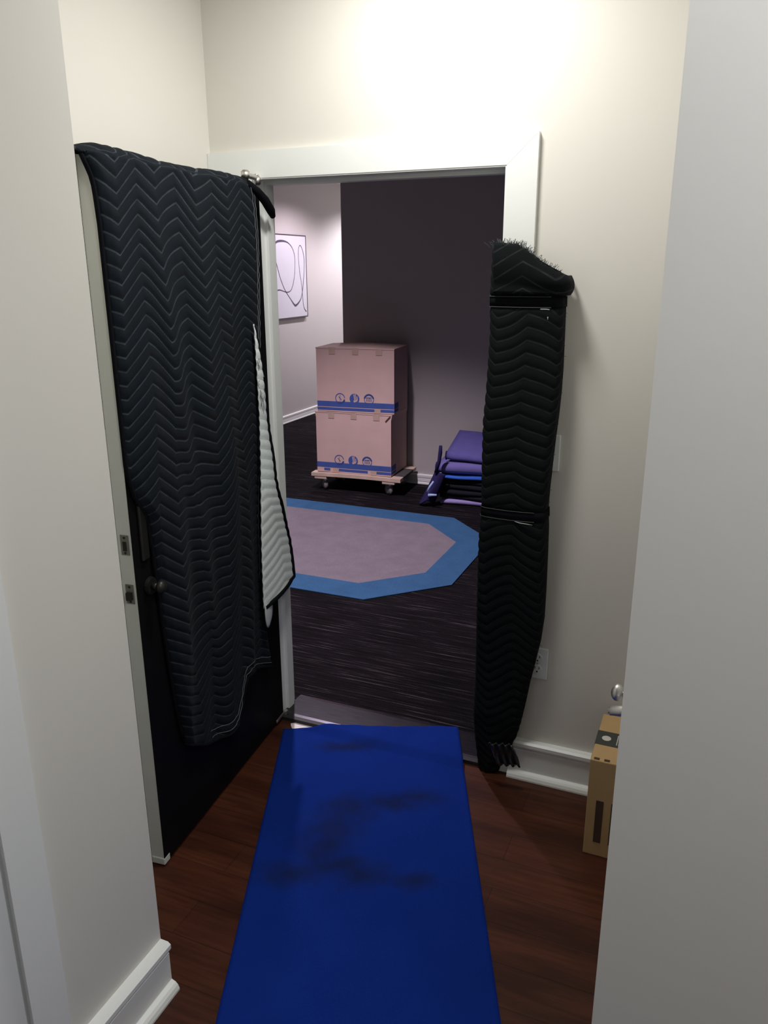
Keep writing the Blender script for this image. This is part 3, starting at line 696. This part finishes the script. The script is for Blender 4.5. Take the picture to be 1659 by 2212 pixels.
for (cx, cy, ang) in ((-0.66, 0.05, -0.95), (-0.10, 0.05, -0.62), (-0.66, DD-0.05, 0.4), (-0.10, DD-0.05, 0.6)):
    c = MB().box((cx-0.03, cy-0.03, 0.096), (cx+0.03, cy+0.03, 0.1005)).cyl((cx, cy, 0.080), (cx, cy, 0.097), 0.018, 16).build('caster', M['steel'], Y_)
    dv = Vector((math.cos(ang), math.sin(ang), 0)); ax = Vector((-dv.y, dv.x, 0)); hub = Vector((cx, cy, 0.0445))-dv*0.018
    fk = MB()
    for sg in (-1, 1):
        p0 = Vector((cx, cy, 0.082)); e = ax*0.0185*sg
        poly = [p0-dv*0.018+e, p0+dv*0.016+e, hub+dv*0.010+e-Vector((0, 0, .008)), hub-dv*0.010+e-Vector((0, 0, .008))]
        q = [v+ax*0.002 for v in poly]; fk.add(poly+q, [(0, 1, 2, 3), (7, 6, 5, 4), (0, 4, 5, 1), (1, 5, 6, 2), (2, 6, 7, 3), (3, 7, 4, 0)])
    fk.build('fork', M['steel'], c)
    wh = MB().cyl(hub-ax*0.015, hub+ax*0.015, 0.0440, 28, bev=0.005).build('wheel', M['wheel'], c, True)
    MB().cyl(hub-ax*0.0165, hub+ax*0.0165, 0.029, 20, bev=0.002).cyl(hub-ax*0.024, hub+ax*0.024, 0.006, 10).build('hub', M['steel'], wh)
def carton(label, x_, y_, z_, w_, d_, h_, rz, bulge, torn):
    t = thing('moving_carton', label, 'box', tuple(DO+ex*x_+ey*y_+Vector((0, 0, z_))), DR+rz, 'stacked moving cartons')
    n_ = 16; bm = bmesh.new(); bmesh.ops.create_cube(bm, size=1)
    for v in bm.verts: v.co = Vector(((v.co.x+0.5)*w_, (v.co.y+0.5)*d_, (v.co.z+0.5)*h_))
    bmesh.ops.subdivide_edges(bm, edges=list(bm.edges), cuts=10, use_grid_fill=True)
    for v in bm.verts:
        x, y, z = v.co.x/w_, v.co.y/d_, v.co.z/h_
        if z > 0.999: v.co.z += bulge*math.sin(PI*x)*(0.6+0.4*math.sin(PI*y)) + 0.006*(1 if x > 0.9 and False else 0)
        if y < 0.001: v.co.y -= 0.001*math.sin(PI*x)*math.sin(PI*z)
        if torn and z > 0.999: v.co.x += (x-0.5)*0.02; v.co.y -= 0.0 if y < 0.01 else 0
    MB().bm(bm).build('body', M['card'], t)
    # lid seam flaps slightly proud along the top front edge
    MB().box((-0.003, -0.003, h_-0.008), (w_+0.003, 0.002, h_+0.001), 0.001).build('flap_edge', M['card'], t)
    s_ = h_/0.50
    bl = MB()
    for (z0_, z1_) in ((0.040, 0.082), (0.012, 0.033)):
        segs = [(0.0, w_)] if not (torn and z0_ < 0.02) else [(0.06, 0.115), (0.165, 0.44), (0.49, w_)]
        for a_, b_ in segs: bl.box((a_+0.001, -0.0018, z0_), (b_-0.001, 0.0, z1_))
        bl.box((w_-0.0015, 0.001, z0_), (w_+0.0012, d_*0.3, z1_))
    bl.build('stripes', M['card_print'], t)
    def ringm(cx, cz, r, rr, a0=0, a1=2*PI, yy=-0.0026):
        pth = [(cx+r*math.cos(a), cz+r*math.sin(a)) for a in np.linspace(a0, a1, 26)]
        v_, f_ = strip(pth, rr, 0); return [(x, yy, z) for x, z, _ in v_], [q[::-1] for q in f_]
    def disc(cx, cz, r, yy=-0.0022, k0=0, k1=2*PI):
        pth = [(cx+r*math.cos(a), yy, cz+r*math.sin(a)) for a in np.linspace(k0, k1, 25)]
        return [(cx, yy, cz)]+pth, [(0, i+1, i+2) for i in range(24)]
    def bar(x0b, z0b, x1b, z1b, wdt, yy=-0.0030):
        v_, f_ = strip([(x0b, z0b), (x1b, z1b)], wdt, 0); return [(x, yy, z) for x, z, _ in v_], [q[::-1] for q in f_]
    zc = 0.108; cs = (0.195, 0.315, 0.435)
    for i, cx in enumerate(cs):
        em = MB()
        if i == 0: em.add(*ringm(cx, zc, 0.038, 0.006, 0.1, PI*1.95)).add(*ringm(cx, zc, 0.038, 0.014, PI*1.35, PI*1.9)).add(*bar(cx-0.012, zc+0.014, cx+0.012, zc-0.012, 0.004)).add(*bar(cx, zc+0.028, cx, zc-0.02, 0.003))
        if i == 1: em.add(*disc(cx, zc, 0.041))
        if i == 2: em.add(*ringm(cx, zc, 0.038, 0.005)).add(*ringm(cx, zc, 0.037, 0.013, 0.2, PI-0.2))
        m_ = em.build('emblem', M['card_print'], t)
        if i == 1:
            MB().add(*bar(cx-0.004, zc+0.036, cx+0.004, zc-0.018, 0.007)).add(*bar(cx+0.008, zc+0.038, cx+0.014, zc-0.010, 0.006)).add(*bar(cx+0.022, zc+0.020, cx+0.026, zc-0.010, 0.006)).add(*bar(cx-0.006, zc-0.022, cx+0.022, zc-0.010, 0.016)).build('emblem_mark', M['card'], m_)
        if i == 2:
            e2 = MB()
            for q in range(4): e2.add(*bar(cx-0.018+q*0.012, zc+0.010-(q % 2)*0.004, cx-0.018+q*0.012, zc-0.016, 0.005))
            e2.add(*bar(cx-0.022, zc+0.014, cx+0.022, zc+0.014, 0.005)).build('emblem_mark', M['card_print'], m_)
    for fx in (0.17, 0.47, 0.77):
        MB().box((w_*fx, -0.0036, h_-0.05), (w_*fx+0.05, -0.0028, h_+0.0015)).build('tape', M['card_tape'], t)
    for fx in ((0.22, 0.73) if torn else (0.75,)):
        MB().box((w_*fx, -0.0032, 0.0), (w_*fx+0.05, -0.0020, 0.034)).build('tape', M['card_tape'], t)
    if torn:
        MB().add(*bar(w_-0.045, h_-0.055, w_-0.005, h_-0.012, 0.010, -0.0045)).build('torn_mark', M['card_ink'], t)
    return t
carton('lower pinkish brown moving carton with blue stripes resting on the wooden dolly', -0.722, 0.030, 0.158, 0.636, 0.41, 0.495, 0.0, 0.0, True)
carton('upper pinkish brown moving carton with blue stripes stacked on another carton', -0.705, 0.028, 0.657, 0.640, 0.38, 0.500, math.radians(1.5), 0.016, False)

# ------------------------------------------------------------ folded moving pads by the far wall
def folded(label, x_, y_, z_, w_, d_, h_, mat, layers, slope=0.0, seed=1, edge=True, sag=0.01):
    t = thing('folded_pad', label, 'blanket', (x_, y_, z_), math.radians(3), 'folded moving pads in a pile')
    rr = random.Random(seed); hl = h_/layers
    for k in range(layers):
        n_, m_ = 24, 14; V = []; ph_ = rr.uniform(0, 6)
        prof = []
        for i in range(m_):                                   # rounded front fold profile
            a = -PI/2+PI*i/(m_-1); prof.append((hl/2*(1-math.cos(a)), hl/2+hl/2*math.sin(a)))
        prof = [(d_, 0.0)]+prof+[(d_, hl)]
        for i, (py, pz) in enumerate(prof):
            for j in range(n_):
                x = w_*j/(n_-1); wob = sag*math.sin(x*9+ph_)+0.4*sag*math.sin(x*23+ph_*2)
                V.append((x+0.012*math.sin(k*2.1+seed), py+0.012*math.sin(x*7+ph_)+slope*pz*0, z0l(k, hl)+pz*(1)+wob*(0.4+0.6*pz/hl)+slope*(py/d_)))
        nn = len(prof)
        fs = grid_faces(nn, n_)+[tuple(i*n_ for i in range(nn))[::-1], tuple(i*n_+n_-1 for i in range(nn)), tuple(range(n_))+tuple((nn-1)*n_+j for j in range(n_))[::-1]]
        o = obj('fold', V, fs, M[mat], t, True)
        if edge:
            MB().tube([(V[i*n_][0]-0.003, V[i*n_][1], V[i*n_][2]) for i in range(2, nn-2)], 0.006, 8).build('binding', M['pad_edge'], o, True)
    return t
def z0l(k, hl): return k*hl
px, py = -1.93, 5.56
folded('bottom lavender-edged folded pad of the pile on the dark carpet', -1.895, 5.575, 0.004, 1.0, 0.42, 0.035, 'pad_lavender', 1, seed=2, edge=False, sag=0.002)
folded('thick black folded pad low in the pile under the pads', -1.90, 5.585, 0.044, 1.0, 0.42, 0.072, 'pad_black', 2, seed=3, edge=False, sag=0.0015)
folded('black folded pad with a pale blue edge in the middle of the pile', -1.885, 5.585, 0.122, 1.0, 0.42, 0.078, 'pad_black', 2, seed=4, edge=False, sag=0.0015)
folded('thin bright blue folded pad between black pads and violet pads', -1.885, 5.575, 0.209, 1.0, 0.42, 0.026, 'pad_bright', 1, seed=5, edge=False, sag=0.004)
folded('violet folded pad just below the topmost pad of the pile', -1.915, 5.570, 0.248, 1.0, 0.42, 0.080, 'pad_violet', 1, seed=6, sag=0.0015)
folded('topmost violet blue folded pad sloping up to the back of the pile', -1.865, 5.600, 0.338, 0.95, 0.40, 0.060, 'pad_blue', 1, slope=0.10, seed=7, sag=0.006)
# binding strap end standing up and trailing corner
q = thing('pad_corner', 'dark navy bound pad corner trailing to the carpet at the left of the pile', 'blanket', (-1.99, 5.480, 0.004))
V = []; nr, nc = 16, 10
for i in range(nr):
    t = i/(nr-1)
    for j in range(nc):
        q2 = j/(nc-1); V.append((-0.045+0.12*t+0.125*q2*(1-0.35*t), 0.01+0.05*t-0.05*math.sin(q2*PI)*(1-0.6*t), 0.006+0.27*t**1.1*(1-0.12*q2)+0.075*q2*(1-t)*math.sin(q2*PI)))
o = obj('corner_cloth', V, grid_faces(nr, nc), M['pad_edge'], q, True); o.modifiers.new('thickness', 'SOLIDIFY').thickness = 0.012
MB().tube([(0.05, -0.05, 0.125), (0.07, -0.048, 0.17), (0.095, -0.044, 0.21)], [0.010, 0.009, 0.007], 8).tube([(0.06, -0.052, 0.100), (0.09, -0.052, 0.105), (0.125, -0.052, 0.108)], [0.013, 0.010, 0.008], 8).build('pale_edge', M['pad_pale'], q, True)
MB().tube([(0.085, 0.03, 0.26), (0.11, 0.03, 0.34), (0.12, 0.03, 0.42), (0.122, 0.03, 0.47)], [0.012, 0.014, 0.016, 0.013], 8).build('strap_end', M['pad_edge'], q, True)
